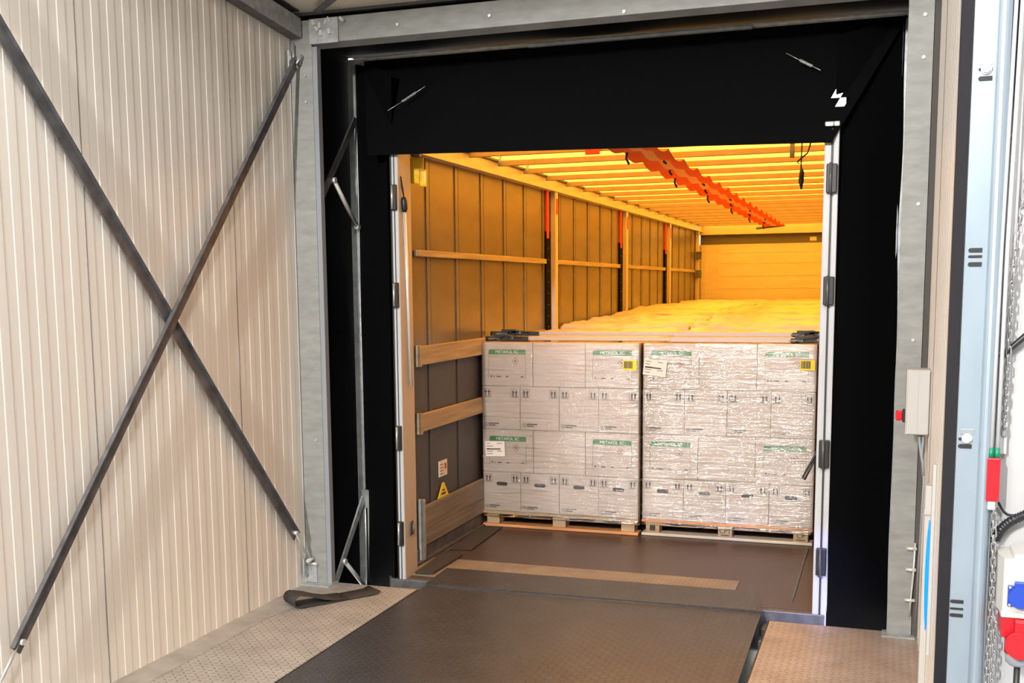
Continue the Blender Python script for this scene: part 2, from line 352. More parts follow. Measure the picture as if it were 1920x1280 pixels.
m = MB(); m.tube([(-3.315, 5.905, 3.23), (-3.315, 5.905, 3.15), (-3.29, 5.905, 3.09)], .008, 6); m.box((-3.335, 5.87, 3.06), (-3.325, 5.925, 3.19)); m.build('anchor_plate', zinc, t)

# ------------------------------------------------------------------ dock leveller
t = thing('dock_leveler', 'dark grey steel dock leveller ramp bridging into the trailer', 'dock leveler', (-1.6, 4, 0))
m = MB(); m.prof([(-2.615, 2.2), (-.552, 2.2), (-.603, 6.105), (-2.612, 6.075)], 'z', -.012, .003); m.prof([(-.5575, 2.2), (-.554, 2.2), (-.605, 6.10), (-.6085, 6.10)], 'z', -.6, -.012); m.build('deck', plateD, t)
m = MB(); m.prof([(-2.612, 6.08), (-.604, 6.11), (-.655, 6.50), (-2.628, 6.468)], 'z', .004, .016); m.build('lip', plateD, t)
m = MB(); m.tube([(-2.61, 6.078, -.008), (-.606, 6.108, -.008)], .014, 10); m.build('hinge', galvd, t)
for y in [3.2+.35*k for k in range(8)]: MB().box((-.57, y, -.14), (-.556, y+.03, -.015)).build('side_rib', galvd, t)
m = MB(); m.box((-2.63, 2.2, -.7), (-2.62, 5.99, -.001)); m.box((-.553, 2.2, -.7), (-.545, 6.0, -.001)); struct(m.build('trim_1', dark))
m = MB(); m.box((-2.63, 2.2, -.75), (-.545, 6.03, -.7)); struct(m.build('floor', concrete))
# buffer / gap plates in front of the truck
tag(MB().box((-2.86, 6.10, -.06), (-2.63, 6.16, -.04), .003).build('bumper_strip', galvd), 'short dark steel strip at the foot of the left trailer door post', 'bumper')
b = thing('dock_bumper', 'dark steel bumper at the rear sill beside the ramp on the right', 'bumper', (-.45, 6.15, -.1))
MB().box((-.60, 6.06, -.20), (-.27, 6.2, -.07), .006).build('buffer', galvd, b)
MB().box((-.50, 6.05, -.075), (-.30, 6.17, -.062)).build('top_plate', rubber, b)

# ------------------------------------------------------------------ dock shelter
sh = thing('dock_shelter', 'black fabric dock shelter with galvanised frame framing the trailer', 'dock shelter', (-1.6, 6.3, 0))
for x, s in ((-3.255, 1), (.085, -1)):
    m = MB(); m.prof([(x, 6.48), (x+s*.055, 6.48), (x+s*.055, 6.487), (x+s*.008, 6.487), (x+s*.008, 6.53), (x, 6.53)], 'z', -1.0, 3.24)
    m.tube([(x+s*.05, 6.478, -1), (x+s*.05, 6.478, 3.2)], .006, 6); m.build('frame_post', galv, sh)
m = MB(); m.box((-3.2, 6.48, 3.195), (.09, 6.49, 3.235)); m.box((-3.2, 6.44, 3.236), (.09, 6.49, 3.242)); m.box((-2.05, 6.43, 3.215), (-.75, 6.475, 3.232)); m.build('top_bar', galv, sh)
# fabrics
def sheet(b, quad, nx, ny, disp=0, th=0, hole=None):
    a, bb, c, d = [Vector(q) for q in quad]; g = []
    n = (bb-a).cross(d-a).normalized()
    for j in range(ny+1):
        row = []
        for i in range(nx+1):
            u, v = i/nx, j/ny; p = a*(1-u)*(1-v)+bb*u*(1-v)+c*u*v+d*(1-u)*v
            w = noise.noise(p*1.7)*disp*min(1, 6*min(u, 1-u))*min(1, 6*min(v, 1-v)); row.append(b.bm.verts.new(p+n*w))
        g.append(row)
    for j in range(ny):
        for i in range(nx):
            if hole and (i, j) in hole: continue
            q = b.bm.faces.new((g[j][i], g[j][i+1], g[j+1][i+1], g[j+1][i])); q.smooth = True
    return b
m = MB(); sheet(m, [(-3.275, 5.975, -.12), (-3.275, 6.53, -.16), (-3.275, 6.53, 3.26), (-3.275, 5.975, 3.26)], 10, 40, .02); m.build('side_fabric', fabric, sh)
m = MB(); sheet(m, [(.11, 5.99, -.05), (.11, 6.53, -.05), (.11, 6.53, 3.26), (.11, 5.99, 3.26)], 10, 40, .02); m.build('side_fabric', fabric, sh)
m = MB(); sheet(m, [(-3.275, 5.975, 3.26), (.11, 5.975, 3.26), (.11, 6.53, 3.26), (-3.275, 6.53, 3.26)], 30, 5, .02); m.build('top_fabric', fabric, sh)
m = MB(); sheet(m, [(-3.23, 6.50, -.9), (-2.872, 6.19, -.9), (-2.85, 6.25, 3.1), (-3.23, 6.50, 3.22)], 8, 40, .012); sheet(m, [(-2.872, 6.19, -.9), (-2.868, 6.26, -.9), (-2.858, 6.26, 2.62), (-2.862, 6.19, 2.62)], 1, 20); m.build('side_curtain', fabric, sh)
m = MB(); sheet(m, [(-.249, 6.19, -.9), (.105, 6.52, -.9), (.105, 6.52, 3.25), (-.29, 6.25, 3.1)], 8, 40, .012, hole={(0, 36)}); m.build('side_curtain', fabric, sh)
m = MB(); sheet(m, [(-2.975, 6.16, 2.606), (-.30, 6.16, 2.545), (.06, 6.46, 3.22), (-3.13, 6.46, 3.22)], 60, 14, .008, hole={(57, 5), (58, 4)}); sheet(m, [(-2.975, 6.158, 2.606), (-.30, 6.158, 2.545), (-.30, 6.36, 2.70), (-2.975, 6.36, 2.72)], 20, 2); m.build('top_curtain', fabric, sh)
# scissor arms with gas springs
for (a, bq, s0, s1, nm) in (((-3.2, 5.99, 2.36), (-3.2, 6.46, 2.87), (-3.19, 6.126, 2.465), (-3.19, 6.43, 2.20), 'upper'), ((-3.2, 6.03, -.01), (-3.2, 6.44, .45), (-3.19, 6.13, .10), (-3.19, 6.45, -.17), 'lower')):
    m = MB(); m.bar(a, bq, .045, .012, (1, 0, 0)); ar = m.build('scissor_arm', galv if nm == 'lower' else galvd, sh)
    m = MB(); m.tube([s0, s1], .014, 10); m.cyl(s0, .018, .03, 'x', 8); m.cyl(s1, .018, .03, 'x', 8); m.build('gas_spring', chrome, ar)
m = MB(); m.tube([(-3.17, 6.47, -.15), (-3.17, 6.47, .42)], .016, 10); m.tube([(-3.20, 6.465, -.15), (-3.20, 6.465, .5)], .007, 8); m.box((-3.22, 6.455, .38), (-3.15, 6.475, .5)); m.build('spring_rod', zinc, sh)
# pull springs of the top curtain
for pts in ([(-2.777, 6.24, 2.92), (-2.652, 6.30, 3.01)], [(-.479, 6.30, 3.00), (-.369, 6.24, 2.93)]):
    a, bq = Vector(pts[0]), Vector(pts[1]); d = bq-a; L = d.length; d.normalize(); u = d.orthogonal().normalized(); w = d.cross(u); m = MB()
    m.tube([a+d*(L*(.0+.6*k/60))+u*.007*math.cos(k*1.2)+w*.007*math.sin(k*1.2) for k in range(61)], .002, 5)
    m.tube([a-d*.10-Vector((0, .01, 0)), a], .0015, 5); m.tube([a+d*L*.6, a+d*L], .002, 5); m.build('tension_spring', chrome, sh)

# ------------------------------------------------------------------ trailer
tr = thing('curtain_side_trailer', 'open rear of a curtain-side truck trailer loaded with wrapped pallets', 'truck trailer', (-1.6, 12, 0))
TL, TR_, TY, TE, ZR = -2.9, -.335, 6.22, 18.2, 2.77
m = MB(); m.box((TL-.03, TY+.02, -.10), (TR_+.1, TE, -.002)); m.build('floor', plyf, tr)
m = MB(); m.box((-2.84, 6.30, -.002), (-.80, 6.755, .003)); m.build('sill_plate', plateY, tr)
m = MB(); m.box((-2.9, 6.19, -.16), (-.27, 6.24, -.004), .004); m.build('rear_sill', galvd, tr)
MB().box((-.47, 6.4, -.002), (-.455, 7.8, .006)).build('floor_trim', galvd, tr); MB().box((-2.83, 6.76, -.002), (-2.82, 7.8, .004)).build('floor_trim', galvd, tr)
# rear posts
m = MB(); m.box((-2.845, 6.20, -.9), (-2.80, 6.30, 2.66), .006); po = m.build('rear_post', whitep, tr); lab(po, 'white painted rear post with black hinges')
m = MB(); m.box((-2.838, 6.302, -.02), (-2.80, 6.395, 2.66), .003); m.box((-2.8, 6.204, -.02), (-2.7985, 6.31, 2.66)); m.build('inner_post', mat('beige_painted_post', (.52, .42, .32), .45), tr)
m = MB(); m.box((-2.847, 6.192, -.9), (-2.840, 6.2, 2.62)); m.box((-2.824, 6.194, -.9), (-2.820, 6.2, 2.62)); m.build('door_gasket', black, po)
m = MB(); m.box((-.337, 6.20, -.9), (-.292, 6.30, 2.66), .005); pr = m.build('rear_post', whitep, tr)
m = MB(); m.box((-.292, 6.20, -.9), (-.262, 7.6, 2.66), .004); m.build('folded_door', whitep, tr)
m = MB(); m.box((-.302, 6.192, -.9), (-.294, 6.2, 2.62)); m.build('door_gasket', black, pr)
for zq in (2.355, 1.771, .893, .291):
    xx = -2.84-.01*(2.4-zq)*.6
    m = MB(); m.box((-2.838, 6.168, zq-.075), (-2.803, 6.2, zq+.075), .004); m.m = 1; m.tube([(-2.824, 6.165, zq-.07), (-2.824, 6.165, zq+.07)], .007, 10); m.build('hinge', [black, zinc], po)
for zq in (2.364, 1.777, .899, .30):
    m = MB(); m.box((-.322, 6.165, zq-.075), (-.268, 6.2, zq+.075), .004); m.m = 1; m.tube([(-.300, 6.158, zq-.08), (-.300, 6.158, zq+.08)], .008, 10); m.build('hinge', [black, galvd], pr)
m = MB(); m.box((-2.799, 6.27, .26), (-2.79, 6.32, .35), .003); m.tube([(-2.785, 6.30, .27), (-2.775, 6.285, .30), (-2.785, 6.30, .335)], .006, 6); m.build('door_latch', galvd, tr)
# left side curtain, its lower part darkened to put shade into the colour
m = MB()
pts = [(6.32, TL)]; ys = [6.36+.5265*k for k in range(23)]
for y in ys: pts += [(y-.03, TL), (y-.024, TL+.006), (y+.024, TL+.006), (y+.03, TL)]
pts.append((TE, TL)); pts = [(x, y) for y, x in pts]; n = len(pts)
A = [m.bm.verts.new((x, y, 1.36)) for x, y in pts]; B = [m.bm.verts.new((x, y, 2.70)) for x, y in pts]
for i in range(n-1): m.bm.faces.new((A[i], A[i+1], B[i+1], B[i]))
m.box((TL-.03, 6.3, 1.36), (TL-.003, TE, 2.70)); m.build('side_curtain', curt, tr)
m = MB()
for y in ys:
    for yy in (y-.031, y+.031): m.box((TL, yy-.003, 1.36), (TL+.007, yy+.003, 2.68))
m.build('curtain_seam', galvd, tr)
m = MB(); m.box((TL-.03, 6.3, 0), (TL-.003, TE, 1.36))
for y in ys[:6]: m.box((TL-.004, y-.025, 0), (TL+.004, y+.025, 1.36))
m.build('lower_curtain_shaded', curt_shaded, tr)
m = MB(); m.box((TR_+.003, 6.3, 0), (TR_+.03, TE, 2.72)); m.build('side_curtain', curt, tr)
for z0, z1, y1, mm, nm in ((2.015, 2.057, 9.52, wood, 'upper_slat'), (1.308, 1.432, 9.5, wood, 'wooden_slat'), (.868, .985, 9.5, wood, 'wooden_slat')):
    m = MB(); m.box((TL+.006, 6.64, z0), (TL+.034, y1, z1), .003); m.build(nm, mm, tr)
for y0, y1 in ((9.87, 12.42), (12.76, 15.15), (15.45, 17.6)):
    m = MB(); m.box((TL+.006, y0, 2.015), (TL+.034, y1, 2.057), .003); m.build('upper_slat', wood, tr)
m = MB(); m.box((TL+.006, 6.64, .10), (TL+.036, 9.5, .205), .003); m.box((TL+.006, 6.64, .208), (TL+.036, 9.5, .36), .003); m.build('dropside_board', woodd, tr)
m = MB(); m.box((TL+.0, 6.36, .0), (TL+.02, 9.5, .09)); m.box((TL+.02, 6.36, -.001), (TL+.05, 9.5, .012)); m.build('side_raffer', galvd, tr)
m = MB(); m.box((TL+.004, 6.62, .0), (TL+.05, 6.66, .42), .003); m.build('slat_bracket', galv, tr)
for zq in (1.37, .925): MB().box((TL+.004, 6.615, zq-.07), (TL+.045, 6.655, zq+.07), .003).build('slat_bracket', wood, tr)
# uprights
for y in (9.72, 12.62, 15.33, 17.78):
    m = MB(); m.box((TL+.01, y, .0), (TL+.06, y+.085, 2.66), .005); m.m = 1
    m.box((TL+.015, y-.008, 2.60), (TL+.055, y+.0, 2.66)); u = m.build('upright_post', [alu, galv], tr)
    if y < 17:
        m = MB(); m.box((TL+.004, y-.17, 0), (TL+.022, y-.03, 2.30)); m.m = 1
        for k in range(18): m.box((TL+.022, y-.110, .55+k*.1), (TL+.024, y-.10, .556+k*.1))
        m.build('black_webbing', [fabric, zinc], u)
        m = MB(); m.box((TL+.012, y-.16, 2.24), (TL+.028, y-.10, 2.66), .003); m.build('red_strap', redf, u)
        m = MB(); m.box((TL+.061, y+.02, 2.46), (TL+.065, y+.06, 2.60)); m.build('red_strap', redf, u)
    else:
        for zq in (2.22, 1.93): MB().box((TL+.03, y-.05, zq), (TL+.11, y+.02, zq+.12), .004).build('hinge', galvd, u)
# rails, roof
m = MB(); m.box((TL-.02, 6.3, 2.668), (TL+.06, TE, ZR), .004); m.box((TL+.0, 6.3, 2.658), (TL+.075, TE, 2.672)); m.build('roof_rail', alu, tr)
m = MB(); m.box((TL+.06, 6.3, ZR-.012), (TL+.085, TE, ZR+.004)); m.build('roof_runner', black, tr)
m = MB(); m.box((TR_-.06, 6.3, 2.668), (TR_+.03, TE, ZR), .004); m.build('roof_rail', alu, tr)
m = MB(); sheet(m, [(TL-.02, 6.42, 2.80), (TR_+.03, 6.42, 2.80), (TR_+.03, TE, 2.80), (TL-.02, TE, 2.80)], 12, 90, .02); m.build('roof_tarpaulin', tarp, tr)
bows = [6.87+.63*k for k in range(18)]
m = MB(); m.box((TL+.07, bows[0]-.014, 2.725), (TR_-.06, bows[0]+.014, 2.768), .004); bow0 = m.build('roof_bow', bowm, tr)
for y in bows[1:]:
    c = bow0.copy(); C.objects.link(c); c.location = bow0.location.copy(); c.location.y += y-bows[0]
for y in (bows[1], bows[2]): MB().tube([(TL+.30, y, 2.74), (TL+.305, y-.005, 2.70), (TL+.30, y, 2.66)], .012, 8).build('bow_hook', galv, tr)
MB().box((-.62, bows[1]-.02, 2.62), (-.59, bows[1], 2.73), .003).build('bow_hook', galvd, tr)
# orange lining strip with black ties under the roof bows
m = MB(); X = lambda y: -1.56-.008*(y-7.6)
ny = 160; g = []
for j in range(ny+1):
    y = 6.6+(17.6-6.6)*j/ny; ph = ((y-bows[0])/.63) % 1; sag = .05*math.sin(ph*PI)**.8
    w = .155
    g.append([m.bm.verts.new((X(y)+dx, y, 2.722-sag*(1.0 if abs(dx) > .1 else .75))) for dx in (-w, -.04, .04, w)])
for j in range(ny):
    for i in range(3):
        q = m.bm.faces.new((g[j][i], g[j][i+1], g[j+1][i+1], g[j+1][i])); q.material_index = 1 if i == 1 else 0; q.smooth = True
lab(m.build('orange_fabric_strip', [orangef, mat('pale_orange_fabric', (.9, .40, .16), .7)], tr), 'orange fabric strip slung below the roof bows')
for k, y in enumerate(bows[1:]):
    m = MB(); dx = (-.12, .02, -.05)[k % 3]; h = (.10, .04, .06)[k % 3]
    m.tube([(X(y)+dx, y-.02, 2.725), (X(y)+dx-.01, y-.025, 2.725-h*.6), (X(y)+dx+.01, y-.02, 2.725-h)], .009, 6); m.build('black_tie', black, tr)
m = MB(); m.box((-1.97, 7.46, 2.70), (-1.87, 7.475, 2.80)); lab(m.build('red_fabric_patch', redf, tr), 'small dark red fabric patch at the roof edge')
m = MB(); m.tube([(-1.9, 17.3, 2.66), (-1.5, 17.4, 2.70)], .02, 8); m.build('roof_pull_bar', galvd, tr)
# headboard
m = MB(); m.box((TL, TE, 0), (TR_, TE+.04, 2.46))
for z in (1.75, 1.95, 2.15, 2.32): m.box((TL+.3, TE-.004, z), (TR_, TE, z+.14), .002)
m.box((TL+.04, TE-.03, 0), (TL+.12, TE, 2.45)); m.build('headboard', plankm, tr)
m = MB(); m.box((TL+.02, TE-.005, 2.46), (TR_, TE+.03, 2.62)); m.build('headboard_band', bandm, tr)
m = MB(); m.box((TL, TE-.12, 2.61), (TR_, TE+.03, 2.755), .006); m.build('front_rail', alu, tr)
m = MB(); m.box((-1.17, TE-.012, 2.49), (-1.07, TE-.006, 2.55)); m.build('notice_sticker', paper, tr)
# stickers on the lower side curtain
m = MB(); m.box((TL+.001, 7.01, .505), (TL+.006, 7.16, .615)); m.m = 1
for k in range(4): m.box((TL+.006, 7.03, .52+k*.022), (TL+.0065, 7.09, .525+k*.022))
m.m = 2; m.box((TL+.006, 7.11, .55), (TL+.0065, 7.145, .59)); m.build('notice_sticker', [paper, inkm, rdi], tr)
m = MB(); m.prof([(6.965, .345), (7.185, .345), (7.09, .46), (7.06, .46)], 'x', TL+.005, TL+.009); m.m = 1; m.box((TL+.009, 7.04, .375), (TL+.0095, 7.115, .39)); m.box((TL+.009, 7.055, .40), (TL+.0095, 7.10, .412)); lab(m.build('warning_sticker', [yell, inkm], tr), 'yellow triangular warning sticker')
# pole, bag, cable
t = thing('curtain_pole', 'slim silver pole with black grip leaning on the left trailer post', 'pole', (-2.785, 6.30, 1.2))
m = MB(); m.tube([(-2.785, 6.31, 1.205), (-2.785, 6.26, 2.28)], .010, 10); m.build('shaft', chrome, t)
m = MB(); m.tube([(-2.785, 6.26, 2.27), (-2.785, 6.26, 2.29), (-2.785, 6.255, 2.34), (-2.785, 6.255, 2.36)], [.012, .02, .02, .012], 10); m.build('grip', black, t)
m = MB(); m.tube([(-2.785, 6.255, 2.36), (-2.79, 6.235, 2.42), (-2.79, 6.225, 2.48), (-2.787, 6.245, 2.41), (-2.785, 6.255, 2.36)], .004, 6); m.build('wrist_loop', black, t)
m = MB(); sheet(m, [(-2.85, 6.47, 2.465), (-2.738, 6.47, 2.45), (-2.74, 6.47, 2.61), (-2.85, 6.47, 2.62)], 14, 16, .03); sheet(m, [(-2.765, 6.46, 2.44), (-2.718, 6.46, 2.435), (-2.718, 6.46, 2.54), (-2.765, 6.46, 2.54)], 5, 8, .015)
o = m.build('plastic_bag', yellb); o.modifiers.new('thick', 'SOLIDIFY').thickness = .006; tag(o, 'crumpled yellow plastic bag hanging at the upper left inside the trailer', 'bag')
tag(MB().tube([(-2.81, 6.45, 2.64), (-2.755, 6.45, 2.64)], .022, 12).build('roof_pipe_end', galvd), 'round dark pipe end under the roof above the yellow bag', 'pipe')
t = thing('hanging_cable', 'black cable with connector hanging from the roof at the rear right', 'cable', (-.5, 6.9, 2.4))
m = MB(); m.tube([(-.453, 6.9, 2.78), (-.455, 6.9, 2.63), (-.47, 6.9, 2.58), (-.53, 6.9, 2.53), (-.515, 6.9, 2.52)], .005, 6); m.tube([(-.50, 6.9, 2.78), (-.505, 6.9, 2.5)], .004, 6); m.build('cord', black, t)
m = MB(); m.tube([(-.505, 6.9, 2.50), (-.50, 6.9, 2.47), (-.503, 6.9, 2.42), (-.50, 6.9, 2.37)], [.006, .014, .016, .004], 8); m.build('connector', black, t)
tag(MB().tube([(-.325, 6.3, .93), (-.345, 6.28, .88), (-.395, 6.28, .78), (-.41, 6.28, .745), (-.40, 6.28, .735), (-.375, 6.28, .79), (-.335, 6.29, .88)], .006, 6).build('cable_loop', black), 'black cable loop hanging in front of the right pallet', 'cable')

# mats, rubber strap
tag(MB().prof([(-2.782, 6.31), (-2.665, 6.33), (-2.66, 6.83), (-2.80, 6.80)], 'z', .006, .018).build('rubber_mat', rubbrn), 'dark rubber mat lying beside the left trailer post', 'mat')
tag(MB().prof([(-2.815, 7.0), (-2.665, 7.02), (-2.70, 7.77), (-2.865, 7.77)], 'z', .002, .008).build('rubber_mat', rubbrn), 'dark rubber mat on trailer floor next to the left pallet', 'mat')
t = thing('rubber_strip', 'folded black rubber strip lying on the tread plate near left wall', 'rubber strip', (-3.05, 5.6, 0))
def ribbon(b, pts, w, th=.006):
    pr = []
    for i, p in enumerate(pts):
        p = Vector(p); q0 = Vector(pts[max(i-1, 0)]); q1 = Vector(pts[min(i+1, len(pts)-1)]); d = (q1-q0); d.z = 0
        if d.length < 1e-5: d = Vector((1, 0, 0))
        d.normalize(); pr.append(p)
    wd = w
    L = [b.bm.verts.new(p-wd) for p in pr]; Rr = [b.bm.verts.new(p+wd) for p in pr]
    for i in range(len(pr)-1): b.bm.faces.new((L[i], L[i+1], Rr[i+1], Rr[i])).smooth = True
m = MB(); 
a = Vector((-3.17, 5.43, 0)); dirr = Vector((.30, .42, 0)).normalized(); wv = Vector((dirr.y, -dirr.x, 0))*.075
path = [a+dirr*.54+Vector((0, 0, .018)), a+dirr*.50+Vector((0, 0, .004)), a+dirr*.3+Vector((0, 0, .003)), a+dirr*.12+Vector((0, 0, .003)), a+dirr*.02+Vector((0, 0, .006))]
for k in range(1, 9):
    th = PI/2+PI*k/8; path.append(a+dirr*(.02+.038*math.cos(th))+Vector((0, 0, .044-.038*math.sin(th))))
path += [a+dirr*.10+Vector((0, 0, .062)), a+dirr*.17+Vector((0, 0, .035)), a+dirr*.24+Vector((0, 0, .018)), a+dirr*.33+Vector((0, 0, .012))]
ribbon(m, path, wv); o = m.build('folded_strip', rubbrn, t); o.modifiers.new('thick', 'SOLIDIFY').thickness = .005

# ------------------------------------------------------------------ pallets and cartons
def pallet(x0, x1, y0, label, deckm, botm, stamps):
    t = thing('wooden_pallet', label, 'pallet', ((x0+x1)/2, y0+.5, 0), 'wooden pallets under the cartons'); w = x1-x0
    for k in range(5):
        m = MB(); ya = y0+k*.226; m.box((x0, ya, .098), (x1, ya+.095, .119), .003); m.build('deck_board', deckm, t)
    for xx in (x0+.03, (x0+x1)/2-.05, x1-.13):
        for yy in (y0+.012, y0+.45, y0+.87):
            m = MB(); m.box((xx, yy, .021), (xx+.1, yy+.12, .097), .003); m.build('block', palw, t)
    for yy in (y0-.005, y0+.45, y0+.88): MB().box((x0, yy, 0), (x1, yy+.11, .02), .003).build('bottom_board', botm, t)
    for xx, s in stamps:
        m = MB(); T = Matrix.Translation((xx, y0+.009, .062)) @ Matrix.Rotation(PI/2, 4, 'X'); m.text(s, .048, T); m.box((xx-.03, y0+.0085, .030), (xx+.03, y0+.0095, .036)); m.build('branded_stamp', inkm, t)
    return t
PLx0, PLx1, PRx0, PRx1, PY, PY2 = -2.87, -1.662, -1.645, -.437, 7.83, 7.865
p1 = pallet(PLx0, PLx1, PY-.015, 'wooden pallet under the left stack of white cartons', palw, palo, [])
xm = (PRx0+PRx1)/2
p2 = pallet(PRx0, PRx1, PY2-.015, 'wooden pallet under the right stack of white cartons', palo, palg, [(xm, 'CP1'), (PRx1-.08, 'CP')])
m = MB(); m.box((PRx0+.06, PY2-.006, .035), (PRx0+.10, PY2-.004, .08)); m.build('branded_stamp', inkm, p2)

def rx(x, y, z): return Matrix.Translation((x, y, z)) @ Matrix.Rotation(PI/2, 4, 'X')
def arrows(m, cx, z0, y):
    m.m = 0; s = .0016
    for (xa, xb, za, zb) in ((-.028, .028, 0, s), (-.028, .028, .062, .062+s), (-.028, -.028+s, 0, .062), (.028-s, .028, 0, .062)): m.box((cx+xa, y-.0012, z0+za), (cx+xb, y, z0+zb))
    for dx in (-.012, .012):
        m.box((cx+dx-.0045, y-.0014, z0+.012), (cx+dx+.0045, y, z0+.042)); m.prof([(cx+dx-.010, z0+.038), (cx+dx+.010, z0+.038), (cx+dx, z0+.057)], 'y', y-.0014, y)
    m.box((cx-.021, y-.0014, z0+.005), (cx+.021, y, z0+.009))
def carton_long(labelled, w=.398, h=.322, d=.29):
    t = thing('cardboard_box', 'x', 'box'); m = MB(); m.box((-w/2, 0, 0), (w/2, d, h), .004); m.build('body', cardm, t)
    if labelled:
        m = MB(); m.m = 0; x0, x1, zt, zb = -.145, .145, h-.052, h-.268; y = -.0012
        pts = [(x0, zt-.036), (x1, zt-.036), (x1, zt)]+[(x0+.016-.016*math.sin(k*PI/8), zt-.016+.016*math.cos(k*PI/8)) for k in range(5)]
        m.prof(pts, 'y', y, .0); m.m = 1
        m.text('METAFOL SC', .031, rx(0, y-.0006, zt-.0185), 1.02)
        m.m = 0
        m.box((x0, y, zb), (x0+.0022, 0, zt-.03)); m.box((x1-.0022, y, zb), (x1, 0, zt-.03))
        m.m = 2
        rr = random.Random(3)
        for k in range(9):
            zz_ = zt-.055-k*.013
            for c0, c1 in ((x0+.012, x0+.09), (x0+.1, x0+.16)):
                L = (c1-c0)*rr.uniform(.5, 1); m.box((c0, -.0006, zz_), (c0+L, 0, zz_+.004))
        m.m = 3; m.cyl((x0+.02, -.0006, zb+.018), .006, .0012, 'y', 10)
        for c0, c1 in ((.038, .046), (.062, .095), (.135, .155), (.25, .275)): m.box((x0+c0, y, zb+.013), (x0+c1, 0, zb+.02))
        m.m = 4; cx, cz = .066, zt-.086
        for a in range(4):
            an = a*PI/2; an2 = an+PI/2; p, q = (cx+.026*math.cos(an), cz+.026*math.sin(an)), (cx+.026*math.cos(an2), cz+.026*math.sin(an2))
            m.bar((p[0], -.0006, p[1]), (q[0], -.0006, q[1]), .0032, .0012, (0, 1, 0))
        m.m = 3; m.bar((cx-.010, -.0006, cz+.005), (cx+.010, -.0006, cz-.007), .005, .0012, (0, 1, 0)); m.box((cx+.0, -.0012, cz-.004), (cx+.004, 0, cz+.012))
        m.build('product_label', [greeni, mat('white_ink', (.8, .8, .74), .5), labm, inkm, rdi], t)
    return t
def carton_end(handle, w=.298, h=.325, d=.395):
    t = thing('cardboard_box', 'x', 'box'); m = MB(); m.box((-w/2, 0, 0), (w/2, d, h), .004); m.build('body', cardm, t)
    for cx in (-w/2+.042, w/2-.042):
        m = MB(); arrows(m, cx, h-.084, 0); m.build('this_way_up_mark', inkm, t)
    m = MB(); a = [(-.118+.015*math.cos(k*PI/8), -.001, .036+.015*math.sin(k*PI/8)) for k in range(16)]; m.tube(a, .0014, 4, closed=True)
    m.bar((-.123, -.001, .043), (-.112, -.001, .03), .004, .001, (0, 1, 0))
    rr = random.Random(5); x = -.098
    while x < -.018: l = rr.uniform(.004, .008); m.box((x, -.0012, .039), (x+l, 0, .048)); x += l+.0014
    x = -.098
    while x < -.048: l = rr.uniform(.004, .008); m.box((x, -.0012, .025), (x+l, 0, .033)); x += l+.0014
    m.build('printed_logo', inkm, t)
    if handle:
        m = MB(); n = 20
        m.prof([((.030*math.copysign(1, math.cos(2*PI*k/n+.01))+.013*math.cos(2*PI*k/n)), h-.098+.0155*math.sin(2*PI*k/n)) for k in range(n)], 'y', -.001, .0); m.build('hand_hole', cavity, t)
    return t
protos = {'L': carton_long(True), 'P': carton_long(False), 'E': carton_end(False), 'H': carton_end(True)}
used = set()
def place(kind, x, y, z, sc, label, group, rot=0):
    c = protos[kind]
    if kind in used: c = copy_tree(c)
    used.add(kind); c.location = (x, y, z); c.scale = sc; c.rotation_euler = (0, 0, rot); c['label'] = label; c['group'] = group
    return c
nth3 = ['leftmost', 'middle', 'rightmost']; nth4 = ['leftmost', 'second from left', 'second from right', 'rightmost']
for side, x0, x1, y in (('left', PLx0, PLx1, PY), ('right', PRx0, PRx1, PY2)):
    w = x1-x0
    for lay, z0, z1, kinds, nm in (('top layer', 1.075, 1.405, 'LPL', 3), ('second layer', .748, 1.075, 'EEEE', 4), ('third layer', .422, .748, 'LPL', 3), ('bottom layer', .12, .422, 'HHHH', 4)):
        for i, k in enumerate(kinds):
            n = len(kinds); cx = x0+w*(i+.5)/n; h0 = .322 if n == 3 else .325
            desc = {'L': 'white carton with green-headed label', 'P': 'plain white carton', 'E': 'white carton with arrow marks', 'H': 'white carton with hand hole'}[k]
            pos = (nth3 if n == 3 else nth4)[i]
            yj = y+random.uniform(-.003, .004)
            place(k, cx, yj, z0, (w/n/(.40 if n == 3 else .30), 1, (z1-z0-.002)/h0), '%s, %s in %s of the %s pallet' % (desc, pos, lay, side), 'cartons stacked on the %s pallet' % side)
    for r in (1, 2):
        for i in range(3):
            place('P', x0+w*(i+.5)/3, y+.30*r, 1.075, (w/3/.40, 1, .328/.322), 'plain white carton, %s in the %s row of the %s pallet top' % (nth3[i], ('middle', 'rear')[r-1], side), 'cartons stacked on the %s pallet' % side)
# documents and stickers on the film
def doc(x, y, z, w, h, rot, name, label):
    m = MB(); m.box((-w/2, -.001, -h/2), (w/2, 0, h/2)); m.m = 1; rr = random.Random(int(z*100))
    for k in range(5):
        zz_ = h/2-.018-k*h*.17; m.box((-w/2+.01, -.0016, zz_), (-w/2+.01+w*rr.uniform(.15, .35), -.001, zz_+.004))
        if k in (0, 3): m.box((w*.1, -.0016, zz_), (w*.1+w*rr.uniform(.1, .3), -.001, zz_+.004))
    m.box((-w/2+.01, -.0016, -.006), (w*.28, -.001, .003))
    o = m.build(name, [paper, inkm]); o.location = (x, y, z); o.rotation_euler = (0, rot, 0); tag(o, label, 'label'); return o
doc(-2.765, 7.814, .598, .155, .115, math.radians(-2), 'shipping_label', 'white delivery paper on the left pallet, third layer left carton')
doc(-1.555, 7.849, 1.228, .165, .115, math.radians(6), 'shipping_label', 'white delivery paper on the right pallet, top left carton')
